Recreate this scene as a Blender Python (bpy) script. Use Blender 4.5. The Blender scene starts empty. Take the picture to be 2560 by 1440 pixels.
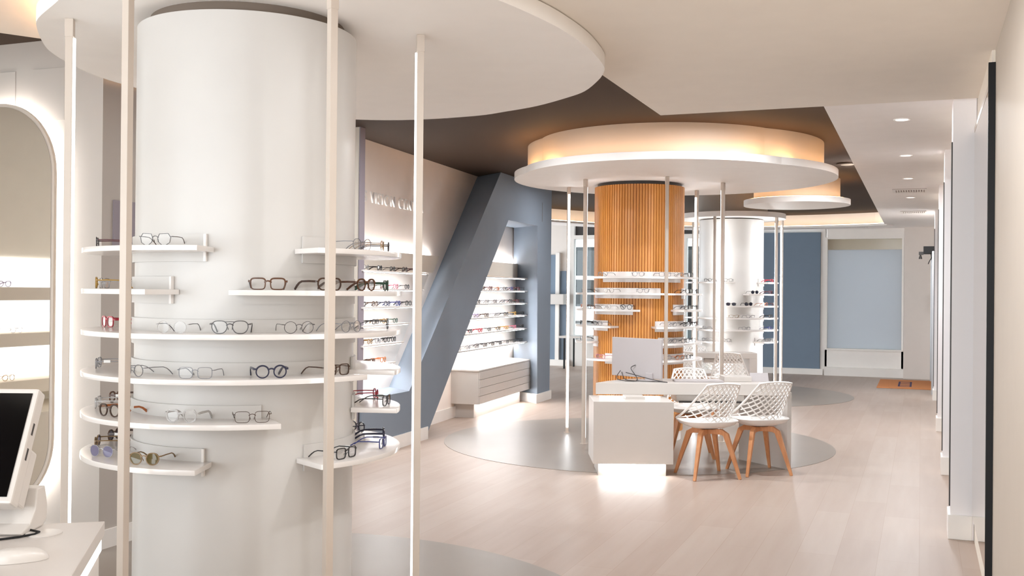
import bpy, bmesh, math, random
from mathutils import Vector, Matrix
random.seed(7)
PI = math.pi
scn = bpy.context.scene
COL = scn.collection

# ------------------------------------------------------------------ colour and materials
def lin(r, g, b):
    f = lambda c: (c/255/12.92) if c <= 10.3 else ((c/255+.055)/1.055)**2.4
    return (f(r), f(g), f(b), 1)

def mat(name, rgb, rough=.5, spec=.5, metal=0, noise=.03, scale=6, bump=0, coat=0):
    m = bpy.data.materials.new(name); m.use_nodes = True
    nt = m.node_tree; b = nt.nodes['Principled BSDF']
    b.inputs['Roughness'].default_value = rough
    b.inputs['Specular IOR Level'].default_value = spec
    b.inputs['Metallic'].default_value = metal
    if coat: b.inputs['Coat Weight'].default_value = coat; b.inputs['Coat Roughness'].default_value = .08
    c = lin(*rgb)
    tc = nt.nodes.new('ShaderNodeTexCoord'); nz = nt.nodes.new('ShaderNodeTexNoise')
    nz.inputs['Scale'].default_value = scale; nz.inputs['Detail'].default_value = 3
    nt.links.new(tc.outputs['Object'], nz.inputs['Vector'])
    mx = nt.nodes.new('ShaderNodeMix'); mx.data_type = 'RGBA'
    mx.inputs[6].default_value = tuple(x*(1-noise) for x in c[:3])+(1,)
    mx.inputs[7].default_value = tuple(min(1, x*(1+noise)) for x in c[:3])+(1,)
    nt.links.new(nz.outputs['Fac'], mx.inputs[0]); nt.links.new(mx.outputs[2], b.inputs['Base Color'])
    if bump:
        bp = nt.nodes.new('ShaderNodeBump'); bp.inputs['Strength'].default_value = bump
        bp.inputs['Distance'].default_value = .002
        nt.links.new(nz.outputs['Fac'], bp.inputs['Height']); nt.links.new(bp.outputs[0], b.inputs['Normal'])
    return m

def emis(name, rgb, s):
    m = bpy.data.materials.new(name); m.use_nodes = True
    nt = m.node_tree; nt.nodes.clear()
    o = nt.nodes.new('ShaderNodeOutputMaterial'); e = nt.nodes.new('ShaderNodeEmission')
    e.inputs[0].default_value = (*rgb, 1); e.inputs[1].default_value = s
    nt.links.new(e.outputs[0], o.inputs[0]); return m

def clearmat(name, rgb, alpha, rough=.05, edge=.5):
    """see-through plastic or glass: a transparent body with a fresnel sheen"""
    m = bpy.data.materials.new(name); m.use_nodes = True
    nt = m.node_tree; nt.nodes.clear()
    o = nt.nodes.new('ShaderNodeOutputMaterial')
    t = nt.nodes.new('ShaderNodeBsdfTransparent'); t.inputs[0].default_value = lin(*rgb)
    d = nt.nodes.new('ShaderNodeBsdfPrincipled'); d.inputs['Base Color'].default_value = lin(*rgb); d.inputs['Roughness'].default_value = rough
    g = nt.nodes.new('ShaderNodeBsdfGlossy'); g.inputs['Roughness'].default_value = rough
    a = nt.nodes.new('ShaderNodeMixShader'); a.inputs[0].default_value = alpha
    nt.links.new(t.outputs[0], a.inputs[1]); nt.links.new(d.outputs[0], a.inputs[2])
    fr = nt.nodes.new('ShaderNodeFresnel'); fr.inputs[0].default_value = 1.45
    b = nt.nodes.new('ShaderNodeMixShader')
    mul = nt.nodes.new('ShaderNodeMath'); mul.operation = 'MULTIPLY'; mul.inputs[1].default_value = edge
    nt.links.new(fr.outputs[0], mul.inputs[0]); nt.links.new(mul.outputs[0], b.inputs[0])
    nt.links.new(a.outputs[0], b.inputs[1]); nt.links.new(g.outputs[0], b.inputs[2])
    nt.links.new(b.outputs[0], o.inputs[0]); return m

M = {}
M['white'] = mat('white_paint', (240, 236, 231), .45, .4)
M['soffit'] = mat('beige_ceiling_paint', (242, 235, 225), .7, .2)
M['ceil'] = mat('pale_ceiling_paint', (250, 246, 243), .7, .2)
M['wallw'] = mat('warm_white_wall_paint', (232, 224, 217), .6, .25)
M['wallb'] = mat('beige_wall_paint', (232, 223, 210), .6, .25)
M['pink'] = mat('pale_pink_wall_paint', (252, 248, 248), .55, .3)
M['brown'] = mat('dark_brown_ceiling_paint', (66, 52, 42), .75, .2)
M['blue'] = mat('grey_blue_paint', (128, 138, 150), .6, .25)
M['blue2'] = mat('slate_blue_paint', (116, 132, 149), .6, .3)
M['mauve'] = mat('mauve_grey_paint', (150, 142, 150), .6, .3)
M['gloss'] = mat('glossy_white_laminate', (201, 198, 194), .36, .5)
M['lacq'] = mat('white_lacquer', (206, 200, 194), .3, .45)
M['acryl'] = mat('frosted_white_acrylic', (226, 221, 217), .18, .5)
M['pole'] = mat('cream_powder_coated_metal', (204, 192, 180), .4, .4)
M['steel'] = mat('brushed_steel', (170, 170, 172), .3, .5, metal=1)
M['black'] = mat('black_plastic', (12, 12, 13), .5, .3)
M['vent'] = mat('vent_shadow_grey', (176, 166, 160), .8, .1)
M['screen'] = mat('black_glass_screen', (3, 3, 4), .12, .5)
M['dark'] = mat('dark_grey_metal', (58, 54, 52), .45, .4)
M['plast'] = mat('white_chair_plastic', (248, 246, 243), .35, .45)
M['grey'] = mat('light_grey_plastic', (184, 178, 178), .45, .4)
M['groove'] = mat('shadow_gap_grey', (120, 108, 98), .8, .1)
M['led'] = emis('white_led_diffuser', (.94, .97, 1), 8)
M['ledn'] = emis('soft_white_led_diffuser', (.95, .98, 1), 2.7)
M['ledt'] = emis('bright_white_led_diffuser', (.96, .98, 1), 30)
M['led4'] = emis('side_led_diffuser', (.98, .98, 1), 7)
M['led2'] = emis('neutral_led_diffuser', (.98, .98, 1), 36)
M['led3'] = emis('shelf_led_diffuser', (.97, .98, 1), 26)
M['warm'] = emis('warm_cove_led', (1, .55, .25), 12)
M['warmc'] = emis('peach_cove_led', (1, .70, .44), 4.5)
M['walll'] = mat('bright_shelf_wall_paint', (250, 240, 231), .6, .25)
M['counter'] = mat('white_counter_laminate', (196, 189, 183), .35, .4)
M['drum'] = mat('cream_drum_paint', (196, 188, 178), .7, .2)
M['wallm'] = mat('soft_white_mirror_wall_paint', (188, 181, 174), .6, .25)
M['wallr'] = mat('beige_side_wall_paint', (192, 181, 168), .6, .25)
M['walln'] = mat('cream_wall_paint', (248, 241, 228), .6, .25)
M['panel'] = emis('backlit_panel', (1, .98, .95), 1.6)
M['dlight'] = emis('downlight_diffuser', (1, .94, .88), 1.3)
M['lens'] = clearmat('clear_demo_lens', (254, 254, 254), .01, .03, .45)
M['tint_grey'] = clearmat('grey_gradient_lens', (120, 118, 140), .45, .05)
M['tint_olive'] = clearmat('olive_sun_lens', (105, 92, 55), .75, .05)
M['tint_violet'] = clearmat('violet_sun_lens', (160, 155, 185), .4, .05)
M['tint_dark'] = clearmat('dark_sun_lens', (50, 52, 68), .7, .05)
M['clearplast'] = clearmat('clear_acetate', (228, 226, 224), .4, .12)
M['glass'] = clearmat('window_glass', (240, 245, 246), .02, .02)
M['mirror'] = mat('silvered_mirror', (226, 222, 216), .02, .5, metal=1, noise=0)
M['mirrorw'] = mat('bronze_tinted_mirror', (226, 214, 202), .03, .5, metal=1, noise=0)
M['paper'] = mat('printed_paper_tag', (236, 234, 230), .7, .2)

def wood_mat(name, c1, c2, rough, sx, sy, sz):
    m = bpy.data.materials.new(name); m.use_nodes = True
    nt = m.node_tree; b = nt.nodes['Principled BSDF']; b.inputs['Roughness'].default_value = rough
    tc = nt.nodes.new('ShaderNodeTexCoord'); mp = nt.nodes.new('ShaderNodeMapping'); mp.inputs['Scale'].default_value = (sx, sy, sz)
    nz = nt.nodes.new('ShaderNodeTexNoise'); nz.inputs['Scale'].default_value = 1; nz.inputs['Detail'].default_value = 5; nz.inputs['Roughness'].default_value = .65
    cr = nt.nodes.new('ShaderNodeValToRGB')
    cr.color_ramp.elements[0].position = .32; cr.color_ramp.elements[0].color = lin(*c1)
    cr.color_ramp.elements[1].position = .68; cr.color_ramp.elements[1].color = lin(*c2)
    nt.links.new(tc.outputs['Object'], mp.inputs[0]); nt.links.new(mp.outputs[0], nz.inputs[0])
    nt.links.new(nz.outputs['Fac'], cr.inputs[0]); nt.links.new(cr.outputs[0], b.inputs['Base Color'])
    return m
M['slat'] = wood_mat('honey_oak_slats', (184, 116, 46), (214, 150, 78), .4, 9, 9, .5)
M['beech'] = wood_mat('beech_leg_wood', (206, 140, 92), (226, 164, 116), .45, 30, 30, 3)

def floor_mat():
    m = bpy.data.materials.new('pale_oak_plank_floor'); m.use_nodes = True
    nt = m.node_tree; b = nt.nodes['Principled BSDF']
    b.inputs['Roughness'].default_value = .42; b.inputs['Specular IOR Level'].default_value = .28
    tc = nt.nodes.new('ShaderNodeTexCoord'); mp = nt.nodes.new('ShaderNodeMapping')
    mp.inputs['Rotation'].default_value = (0, 0, PI/2)
    br = nt.nodes.new('ShaderNodeTexBrick')
    br.inputs['Color1'].default_value = lin(172, 154, 141); br.inputs['Color2'].default_value = lin(179, 163, 151)
    br.inputs['Mortar'].default_value = lin(168, 148, 133)
    br.inputs['Scale'].default_value = 1; br.inputs['Mortar Size'].default_value = .002
    br.inputs['Brick Width'].default_value = 1.25; br.inputs['Row Height'].default_value = .22; br.offset = .37
    nt.links.new(tc.outputs['Object'], mp.inputs[0]); nt.links.new(mp.outputs[0], br.inputs[0])
    mp2 = nt.nodes.new('ShaderNodeMapping'); mp2.inputs['Scale'].default_value = (9, .8, 1)
    nz = nt.nodes.new('ShaderNodeTexNoise'); nz.inputs['Scale'].default_value = 1.5; nz.inputs['Detail'].default_value = 6
    nt.links.new(tc.outputs['Object'], mp2.inputs[0]); nt.links.new(mp2.outputs[0], nz.inputs[0])
    mx = nt.nodes.new('ShaderNodeMix'); mx.data_type = 'RGBA'; mx.blend_type = 'MULTIPLY'; mx.inputs[0].default_value = .3
    cr = nt.nodes.new('ShaderNodeValToRGB'); cr.color_ramp.elements[0].position = .3; cr.color_ramp.elements[1].position = .7
    cr.color_ramp.elements[0].color = lin(222, 208, 198); cr.color_ramp.elements[1].color = (1, 1, 1, 1)
    nt.links.new(nz.outputs['Fac'], cr.inputs[0]); nt.links.new(br.outputs[0], mx.inputs[6]); nt.links.new(cr.outputs[0], mx.inputs[7])
    nt.links.new(mx.outputs[2], b.inputs['Base Color']); return m
M['floor'] = floor_mat()
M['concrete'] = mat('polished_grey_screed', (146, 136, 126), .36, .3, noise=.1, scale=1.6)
M['coir'] = mat('orange_coir', (206, 138, 92), .9, .1, noise=.12, scale=160, bump=.5)
M['inkblue'] = mat('dark_blue_print', (88, 78, 104), .9, .1)

def frosted():
    m = bpy.data.materials.new('frosted_window_film'); m.use_nodes = True
    nt = m.node_tree; nt.nodes.clear()
    o = nt.nodes.new('ShaderNodeOutputMaterial'); t = nt.nodes.new('ShaderNodeBsdfTranslucent'); d = nt.nodes.new('ShaderNodeBsdfPrincipled')
    t.inputs[0].default_value = lin(200, 204, 208); d.inputs['Base Color'].default_value = lin(185, 188, 190); d.inputs['Roughness'].default_value = .35
    x = nt.nodes.new('ShaderNodeMixShader'); x.inputs[0].default_value = .55
    nt.links.new(t.outputs[0], x.inputs[1]); nt.links.new(d.outputs[0], x.inputs[2]); nt.links.new(x.outputs[0], o.inputs[0]); return m
M['frost'] = frosted()
M['beigepane'] = mat('beige_upper_window_film', (186, 178, 158), .15, .6)

FC = {'black': (34, 32, 33), 'gunmetal': (92, 86, 86), 'silver': (142, 141, 146), 'tortoise': (112, 62, 22), 'brown': (84, 50, 28),
      'red': (206, 44, 64), 'green': (34, 84, 60), 'navy': (46, 50, 84), 'blue': (44, 58, 150), 'orange': (214, 118, 50),
      'gold': (176, 134, 72), 'pink': (224, 130, 152), 'purple': (160, 128, 192), 'yellow': (206, 160, 70), 'burgundy': (112, 40, 48), 'grey': (112, 110, 114)}
for k, v in FC.items():
    v = tuple(x*(.70 if k not in ('silver', 'pink', 'yellow', 'red', 'orange', 'purple') else .82) for x in v)
    M['f_'+k] = mat('glasses_frame_'+k, v, .3, .5, noise=.75 if k in ('tortoise', 'brown') else .05, scale=70)
M['clearpanel'] = clearmat('clear_acrylic_panel', (244, 242, 239), .3, .1, .35)
M['f_clear'] = M['clearplast']

# ------------------------------------------------------------------ mesh helpers
class MB:
    def __init__(s): s.v = []; s.f = []; s.mi = []
    def add(s, vs, fs, mi=0):
        o = len(s.v); s.v += [tuple(p) for p in vs]; s.f += [tuple(i+o for i in f) for f in fs]; s.mi += [mi]*len(fs)
    def box(s, x0, x1, y0, y1, z0, z1, T=None, mi=0):
        vs = [Vector(p) for p in ((x0,y0,z0),(x1,y0,z0),(x1,y1,z0),(x0,y1,z0),(x0,y0,z1),(x1,y0,z1),(x1,y1,z1),(x0,y1,z1))]
        if T: vs = [T @ p for p in vs]
        s.add(vs, [(3,2,1,0),(4,5,6,7),(0,1,5,4),(1,2,6,5),(2,3,7,6),(3,0,4,7)], mi)
        return s
    def prism(s, poly, z0, z1, T=None, mi=0):
        n = len(poly)
        a = sum(poly[i][0]*poly[(i+1) % n][1]-poly[(i+1) % n][0]*poly[i][1] for i in range(n))
        if a < 0: poly = poly[::-1]
        vs = [Vector((p[0], p[1], z0)) for p in poly]+[Vector((p[0], p[1], z1)) for p in poly]
        if T: vs = [T @ p for p in vs]
        s.add(vs, [tuple(range(n-1, -1, -1)), tuple(range(n, 2*n))]+[(i, (i+1) % n, (i+1) % n+n, i+n) for i in range(n)], mi)
        return s
    def sector(s, c, r0, r1, a0, a1, z0, z1, n=None, mi=0):
        """ring sector plate, angles in degrees"""
        n = n or max(2, int(abs(a1-a0)/4)); full = abs(a1-a0) >= 359.9
        vs = []; m = n if full else n+1
        for i in range(m):
            a = math.radians(a0+(a1-a0)*i/n); ca, sa = math.cos(a), math.sin(a)
            for r, z in ((r0, z0), (r1, z0), (r1, z1), (r0, z1)): vs.append((c[0]+r*ca, c[1]+r*sa, z))
        fs = []
        for i in range(n):
            p, q = i*4, ((i+1) % m)*4
            for k in range(4): fs.append((p+k, p+(k+1) % 4, q+(k+1) % 4, q+k))
        if not full: fs += [(3, 2, 1, 0), (n*4, n*4+1, n*4+2, n*4+3)]
        s.add(vs, fs, mi); return s
    def lathe(s, c, prof, n=48, mi=0):
        vs = []; m = len(prof)
        for i in range(n):
            a = 2*PI*i/n
            for r, z in prof: vs.append((c[0]+r*math.cos(a), c[1]+r*math.sin(a), z))
        fs = [(i*m+k, ((i+1) % n)*m+k, ((i+1) % n)*m+k+1, i*m+k+1) for i in range(n) for k in range(m-1)]
        fs += [tuple(i*m+m-1 for i in range(n)), tuple(i*m for i in range(n-1, -1, -1))]
        s.add(vs, fs, mi); return s
    def tube(s, path, r, n=6, closed=False, mi=0):
        """r: number, list of numbers, or (w, h) section half-sizes (square when n == 4)"""
        P = [Vector(p) for p in path]; N = len(P); vs = []
        up0 = None
        for i in range(N):
            a = P[(i-1) % N] if (closed or i) else P[i]; b = P[(i+1) % N] if (closed or i < N-1) else P[i]
            t = (b-a).normalized()
            if up0 is None:
                up0 = Vector((0, 0, 1)) if abs(t.z) < .9 else Vector((0, 1, 0))
            x = t.cross(up0); 
            if x.length < 1e-5: x = t.cross(Vector((1, 0, 0)))
            x.normalize(); y = x.cross(t).normalized(); up0 = y
            rr = r[i] if isinstance(r, list) else r
            rx, ry = rr if isinstance(rr, tuple) else (rr, rr)
            off = PI/4 if n == 4 else 0; k = math.sqrt(2) if n == 4 else 1
            for j in range(n):
                an = 2*PI*j/n+off
                vs.append(P[i]+x*(rx*k*math.cos(an))+y*(ry*k*math.sin(an)))
        fs = []
        for i in range(N if closed else N-1):
            p, q = i*n, ((i+1) % N)*n
            for j in range(n): fs.append((p+j, p+(j+1) % n, q+(j+1) % n, q+j))
        if not closed: fs += [tuple(range(n-1, -1, -1)), tuple(range((N-1)*n, N*n))]
        s.add(vs, fs, mi); return s
    def mesh(s, name, smooth=None, bevel=0):
        me = bpy.data.meshes.new(name); me.from_pydata(s.v, [], s.f)
        for p, i in zip(me.polygons, s.mi): p.material_index = i
        bm = bmesh.new(); bm.from_mesh(me)
        bmesh.ops.recalc_face_normals(bm, faces=bm.faces)
        if bevel:
            es = [e for e in bm.edges if len(e.link_faces) == 2 and e.calc_face_angle(0) > .6]
            bmesh.ops.bevel(bm, geom=es, offset=bevel, segments=2, affect='EDGES', profile=.6)
        if smooth is not None:
            for f in bm.faces: f.smooth = True
            for e in bm.edges:
                if len(e.link_faces) == 2 and e.calc_face_angle(0) > smooth: e.smooth = False
        bm.to_mesh(me); bm.free(); return me
    def build(s, name, m, parent=None, smooth=None, bevel=0):
        me = s.mesh(name, smooth, bevel)
        for x in (m if isinstance(m, (list, tuple)) else [m]): me.materials.append(M[x] if isinstance(x, str) else x)
        o = bpy.data.objects.new(name, me); COL.objects.link(o)
        if parent: put(o, parent)
        return o

def put(o, parent):
    """parent a part whose vertices are in world coordinates"""
    o.parent = parent; o.matrix_parent_inverse = Matrix.Translation(wloc(parent)).inverted(); return o
def wloc(p):
    v = Vector(p.location)
    return v
def tag(o, label, cat=None, group=None, kind=None):
    o['label'] = label
    if cat: o['category'] = cat
    if group: o['group'] = group
    if kind: o['kind'] = kind
    return o
def thing(name, label, cat, loc=(0, 0, 0), group=None, kind=None, rz=0):
    o = bpy.data.objects.new(name, None); COL.objects.link(o); o.empty_display_size = .05
    o.location = loc; o.rotation_euler = (0, 0, rz)
    return tag(o, label, cat, group, kind)
def struct(name, mb, m, label, cat='wall', **k):
    return tag(mb.build(name, m, None, **k), label, cat, None, 'structure')
def child(mb, name, m, parent, **k):
    """part built in the thing's own coordinates"""
    o = mb.build(name, m, None, **k); o.parent = parent; return o
def sub(o, parent):
    o.parent = parent; return o

ORD = ['first', 'second', 'third', 'fourth', 'fifth', 'sixth', 'seventh', 'eighth', 'ninth', 'tenth', 'eleventh', 'twelfth', 'thirteenth', 'fourteenth', 'fifteenth']
LEV = ['top', 'second', 'third', 'fourth', 'fifth', 'lowest']

# ------------------------------------------------------------------ camera
F_PX = 2600.0; PSI = math.atan(1023/F_PX); ROLL = .009; PIT = 9/F_PX
F0 = Vector((-math.sin(PSI), math.cos(PSI), 0)); R0 = Vector((math.cos(PSI), math.sin(PSI), 0)); Z = Vector((0, 0, 1))
Fv = F0*math.cos(PIT)+Z*math.sin(PIT); U1 = Z*math.cos(PIT)-F0*math.sin(PIT)
Rv = R0*math.cos(ROLL)+U1*math.sin(ROLL); Uv = U1*math.cos(ROLL)-R0*math.sin(ROLL)
cam = bpy.data.cameras.new('camera'); co = bpy.data.objects.new('camera', cam); COL.objects.link(co)
cam.sensor_width = 36; cam.lens = 36*F_PX/2560; cam.clip_start = .05; cam.clip_end = 200
co.matrix_world = Matrix(((Rv.x, Uv.x, -Fv.x, 0), (Rv.y, Uv.y, -Fv.y, 0), (Rv.z, Uv.z, -Fv.z, 1.5), (0, 0, 0, 1)))
scn.camera = co
def cw(a, d, z=0): 
    """floor point a metres to the right and d metres ahead of the viewer"""
    p = R0*a+F0*d; return Vector((p.x, p.y, z))
def px_of(p):
    d = Vector(p)-Vector((0, 0, 1.5)); return 1280+F_PX*d.dot(Rv)/d.dot(Fv)

# ------------------------------------------------------------------ room shell
NC, WC, TC = (-2.68, 3.72), (-2.73, 10.53), (-2.52, 14.91)          # centres of the three display columns
struct('floor', MB().box(-10, 3, -3, 20.2, -.1, 0), 'floor', 'pale oak plank floor running through the whole shop', 'floor')
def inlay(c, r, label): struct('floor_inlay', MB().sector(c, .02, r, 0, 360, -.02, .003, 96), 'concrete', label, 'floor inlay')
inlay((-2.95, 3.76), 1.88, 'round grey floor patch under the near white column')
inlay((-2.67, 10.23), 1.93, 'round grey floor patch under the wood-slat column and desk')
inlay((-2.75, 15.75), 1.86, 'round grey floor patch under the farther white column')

struct('ceiling', MB().box(-10, 3, -3, 20.2, 2.95, 3.05), 'brown', 'dark brown recessed ceiling above the hanging discs', 'ceiling')
struct('ceiling_soffit', MB().box(-1.64, 1.4, -3, 6.87, 2.695, 2.95), 'soffit', 'lowered beige ceiling at upper right, nearest the viewer', 'ceiling')
struct('ceiling_soffit', MB().box(-.597, 1.4, 6.87, 20.2, 2.72, 2.95), 'ceil', 'lowered pale ceiling strip with round downlights along the right wall', 'ceiling')
struct('ceiling_soffit', MB().prism([(-6.4, .5), (-6.4, 1.5), (-4.9, 3.0), (-4.05, 4.37), (-3.3, 4.0), (-2.2, 2.2), (-2.2, .5)], 2.78, 2.95), 'soffit',
       'small lowered ceiling piece in the top left corner', 'ceiling')
lip = [(-.56, 18.99), (-.85, 19.14), (-1.21, 19.27), (-1.6, 19.37), (-1.97, 19.44), (-2.4, 19.49), (-2.8, 19.48), (-3.4, 19.34), (-4.1, 19.0), (-4.8, 18.42), (-5.4, 17.7), (-5.85, 16.9), (-6.2, 15.9), (-6.3, 15.0)]
def offs(path, d):
    out = []
    for i, p in enumerate(path):
        a = Vector(path[max(i-1, 0)]); b = Vector(path[min(i+1, len(path)-1)]); t = (b-a).normalized()
        out.append((p[0]+t.y*d, p[1]-t.x*d))
    return out
face = offs(lip, .22); face[0] = (-.598, 19.2); back_ = offs(lip, .85)[8:]
struct('ceiling_soffit', MB().prism([(-.598, 20.19)]+face+back_[::-1]+[(-3.72, 20.19)], 2.72, 2.949), 'ceil', 'curved white ceiling edge with warm cove light at the far end', 'ceiling')
cv = thing('cove_light', 'warm glowing cove ledge curving along the far ceiling edge', 'cove light', (-3, 19.3, 2.7))
MB().prism(lip+offs(lip, .24)[::-1], 2.70, 2.735).build('ledge', 'ceil', cv)
l1, l2 = offs(lip, .07), offs(lip, .10)
MB().prism(l1+l2[::-1], 2.736, 2.75).build('led_strip', 'warmc', cv)

# right wall: mirrors between projecting piers
struct('wall_right', MB().box(.312, 1.4, 5.55, 16.3, 0, 2.72), 'wallb', 'right wall behind the row of mirrors')
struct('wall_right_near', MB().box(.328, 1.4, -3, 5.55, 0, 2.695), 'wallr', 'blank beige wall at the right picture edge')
for k, (y0, y1, lab) in enumerate(((5.56, 6.97, 'tall mirror between the black strip and the nearest right-hand pier'), (7.22, 9.42, 'tall wall mirror just beyond the nearest pier'),
                                   (9.67, 12.4, 'tall wall mirror between second and third piers'), (12.65, 16.0, 'farthest tall wall mirror before the entrance door'))):
    t = thing('wall_mirror', lab, 'mirror', (.3, (y0+y1)/2, 0), 'mirrors along the right wall')
    MB().box(.298, .312, y0+.005, y1-.005, .16, 2.5).build('mirror_glass', 'mirrorw', t)
    MB().box(.297, .312, y0+.005, y1-.005, 2.5, 2.53).build('top_rail', 'pole', t)
st = tag(MB().box(.296, .327, 5.52, 5.549, 0, 2.63).build('edge_strip', 'black'), 'tall black vertical strip ending the mirror at far right', 'strip')
for y, w, lab in ((6.97, 'nearest'), (9.42, 'second'), (12.4, 'third'), (16.0, 'fourth, farthest')) and ((6.97, .25, 'nearest'), (9.42, .25, 'second nearest'), (12.4, .25, 'third nearest'), (16.0, .3, 'farthest')):
    o = struct('pier', MB().box(.176, .31, y, y+w, 0, 2.72), 'pink', lab+' pale pier projecting from the mirrored right wall', 'pier')
    sub(MB().box(.163, .30, y-.013, y+w+.013, 0, .15).build('baseboard', 'white', bevel=.004), o)
    sub(MB().box(.168, .176, y+.012, y+.03, .2, 2.45).build('edge_trim', 'dark'), o)

# far wall
YF = 20.2
struct('wall_far_right', MB().box(-.29, 1.4, 19.95, 20.5, 0, 2.72), 'wallw', 'plain far wall beside the frosted window, behind the orange mat')
struct('wall_far', MB().box(-1.64, -.29, YF, 20.5, 2.54, 2.95).box(-1.75, -1.665, YF, 20.5, 0, 2.95).box(-3.72, -1.75, YF+.05, 20.5, 0, 2.95), 'white', 'white far wall around the frosted window')
struct('wall_far_panel', MB().box(-3.7, -1.755, YF-.03, YF+.05, .11, 2.66), 'blue2', 'tall slate blue panel on the far wall behind the white column', 'wall')
struct('baseboard_far', MB().box(-3.7, -1.70, YF-.06, YF, 0, .11), 'white', 'white baseboard under the slate blue far panel', 'baseboard')
w = struct('window_1', MB().box(-1.665, -1.63, YF-.02, 20.4, .16, 2.56).box(-.33, -.295, YF-.02, 20.4, .16, 2.56).box(-1.63, -.33, YF-.02, 20.4, 2.53, 2.56).box(-1.63, -.33, YF-.05, 20.4, .47, .50),
           'white', 'white framed frosted window on the far wall', 'window')
sub(MB().box(-1.63, -.33, 20.28, 20.29, .50, 2.335).build('frosted_pane', 'frost'), w)
sub(MB().box(-1.63, -.33, 20.28, 20.29, 2.335, 2.53).build('upper_pane', 'beigepane'), w)
struct('wall_sill', MB().box(-1.665, -.29, YF-.02, 20.5, .0, .47).box(-1.665, -.29, YF-.14, YF-.02, 0, .155), 'white', 'low white parapet with a step below the frosted window', 'wall')
# storefront on the far left
sf = struct('window_2', MB().box(-6.72, -6.60, YF, 20.35, 0, 2.95).box(-3.72, -3.66, YF, 20.35, 0, 2.95).box(-6.6, -3.72, YF, 20.35, 2.58, 2.66).box(-6.6, -3.72, YF, 20.35, 0, .5).box(-4.42, -4.28, YF, 20.35, .5, 2.58).box(-5.5, -5.4, YF, 20.35, .5, 2.58),
            'white', 'white framed shop window at the far left, street beyond', 'window')
sub(MB().box(-6.6, -3.72, 20.3, 20.31, .5, 2.58).build('window_pane', 'glass'), sf)
sub(MB().box(-6.6, -3.72, 20.3, 20.34, 2.66, 2.95).build('transom_panel', 'dark'), sf)
for x0, x1, z0, z1, nm, mt, lab in ((-7.3, -6.94, .1, 2.26, 'wall_panel', 'blue2', 'narrow slate blue wall panel by the blue pillar'), (-6.87, -6.71, .1, 1.93, 'wall_panel', 'blue2', 'slate blue wall panel left of the shop window')):
    struct(nm, MB().box(x0, x1, YF-.06, YF-.02, z0, z1), mt, lab, 'wall')
struct('wall_far_left', MB().box(-9, -6.72, YF-.02, 20.5, 0, 2.95), 'wallw', 'pale far wall left of the shop window')
struct('trim_1', MB().box(-6.95, -6.87, YF-.12, YF-.02, .1, 2.3), 'white', 'white vertical trim between the two slate blue panels', 'trim')
struct('baseboard_far_left', MB().box(-7.4, -6.68, YF-.15, YF-.06, 0, .12), 'white', 'white baseboard under the far-left slate panels', 'baseboard')
tag(MB().box(-7.2, -6.66, 19.75, YF-.07, 1.25, 1.46).build('wall_box', 'lacq', bevel=.01), 'white box shelf mounted on the far-left slate panels', 'wall shelf')

# left side: block with the pill mirror, alcove, slanted shelf wall
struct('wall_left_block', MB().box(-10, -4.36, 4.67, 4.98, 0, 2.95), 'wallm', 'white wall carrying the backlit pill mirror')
struct('baseboard_left', MB().box(-10, -4.348, 4.656, 4.99, 0, .11), 'white', 'white baseboard below the pill mirror wall', 'baseboard')
struct('wall_alcove', MB().box(-10, -4.65, 8.09, 8.17, 0, 2.95), 'wallb', 'beige partition behind the near column')
struct('trim_2', MB().box(-4.65, -4.64, 8.085, 8.175, 0, 2.95), 'mauve', 'grey mauve painted end of the beige partition', 'trim')
tag(MB().box(-4.36, -4.352, 4.755, 4.97, 1.74, 2.01).build('wall_panel', 'mauve'), 'small mauve grey panel on the wall end behind the left foreground pole', 'wall panel')
W0 = Vector((-4.966, 8.685, 0)); WU = Vector((-.0767, .99705, 0)); WN = Vector((.99705, .0767, 0))
TW = Matrix(((WU.x, -WN.x, 0, W0.x), (WU.y, -WN.y, 0, W0.y), (0, 0, 1, 0), (0, 0, 0, 1)))   # local x along the wall, -y out of it
struct('wall_left', MB().box(-.6, 6.2, 0, .25, 0, 2.95, TW), 'walll', 'long white left wall with the lit eyewear shelves')
struct('baseboard_left_wall', MB().box(.4, 2.6, -.02, 0, 0, .13, TW), 'white', 'white baseboard beside the drawer unit', 'baseboard')
# blue slanted frame
FP = Vector((-4.65, 9.42, 0)); FU = Vector((-.04487, .99899, 0)); FD = Vector((-.50, .40, 0))
def fpt(s, z, k=0): p = FP+FU*s+FD*k; return (p.x, p.y, z)
def fprism(poly, k0=0, k1=1):
    m = MB(); n = len(poly)
    vs = [fpt(s, z, k0) for s, z in poly]+[fpt(s, z, k1) for s, z in poly]
    m.add(vs, [tuple(range(n)), tuple(range(2*n-1, n-1, -1))]+[(i, i+n, (i+1) % n+n, (i+1) % n) for i in range(n)]); return m
fr = struct('beam', fprism([(2.253, 2.945), (4.40, 2.945), (4.37, 0), (3.80, 0), (3.752, 2.393), (2.549, 2.386), (.046, 0), (-1.36, 0), (-1.36, .53), (-.353, .522), (.952, 1.20+.44)][:10]+[], 0, 1), 'blue',
            'slanted grey-blue beam joined to an upright pillar on the left wall', 'beam')
sub(fprism([(3.95, 2.46), (3.96, 2.46), (3.96, 2.72), (3.95, 2.72)], -.004, .01).build('hatch_gap', 'groove'), fr)
struct('baseboard_beam', fprism([(-1.36, 0), (.10, 0), (.10, .125), (-1.36, .125)], -.03, .02), 'white', 'white baseboard at the foot of the slanted blue beam', 'baseboard')
struct('baseboard_pillar', fprism([(3.72, 0), (4.42, 0), (4.42, .12), (3.72, .12)], -.04, 1.05), 'white', 'white baseboard around the foot of the blue pillar', 'baseboard')
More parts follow.
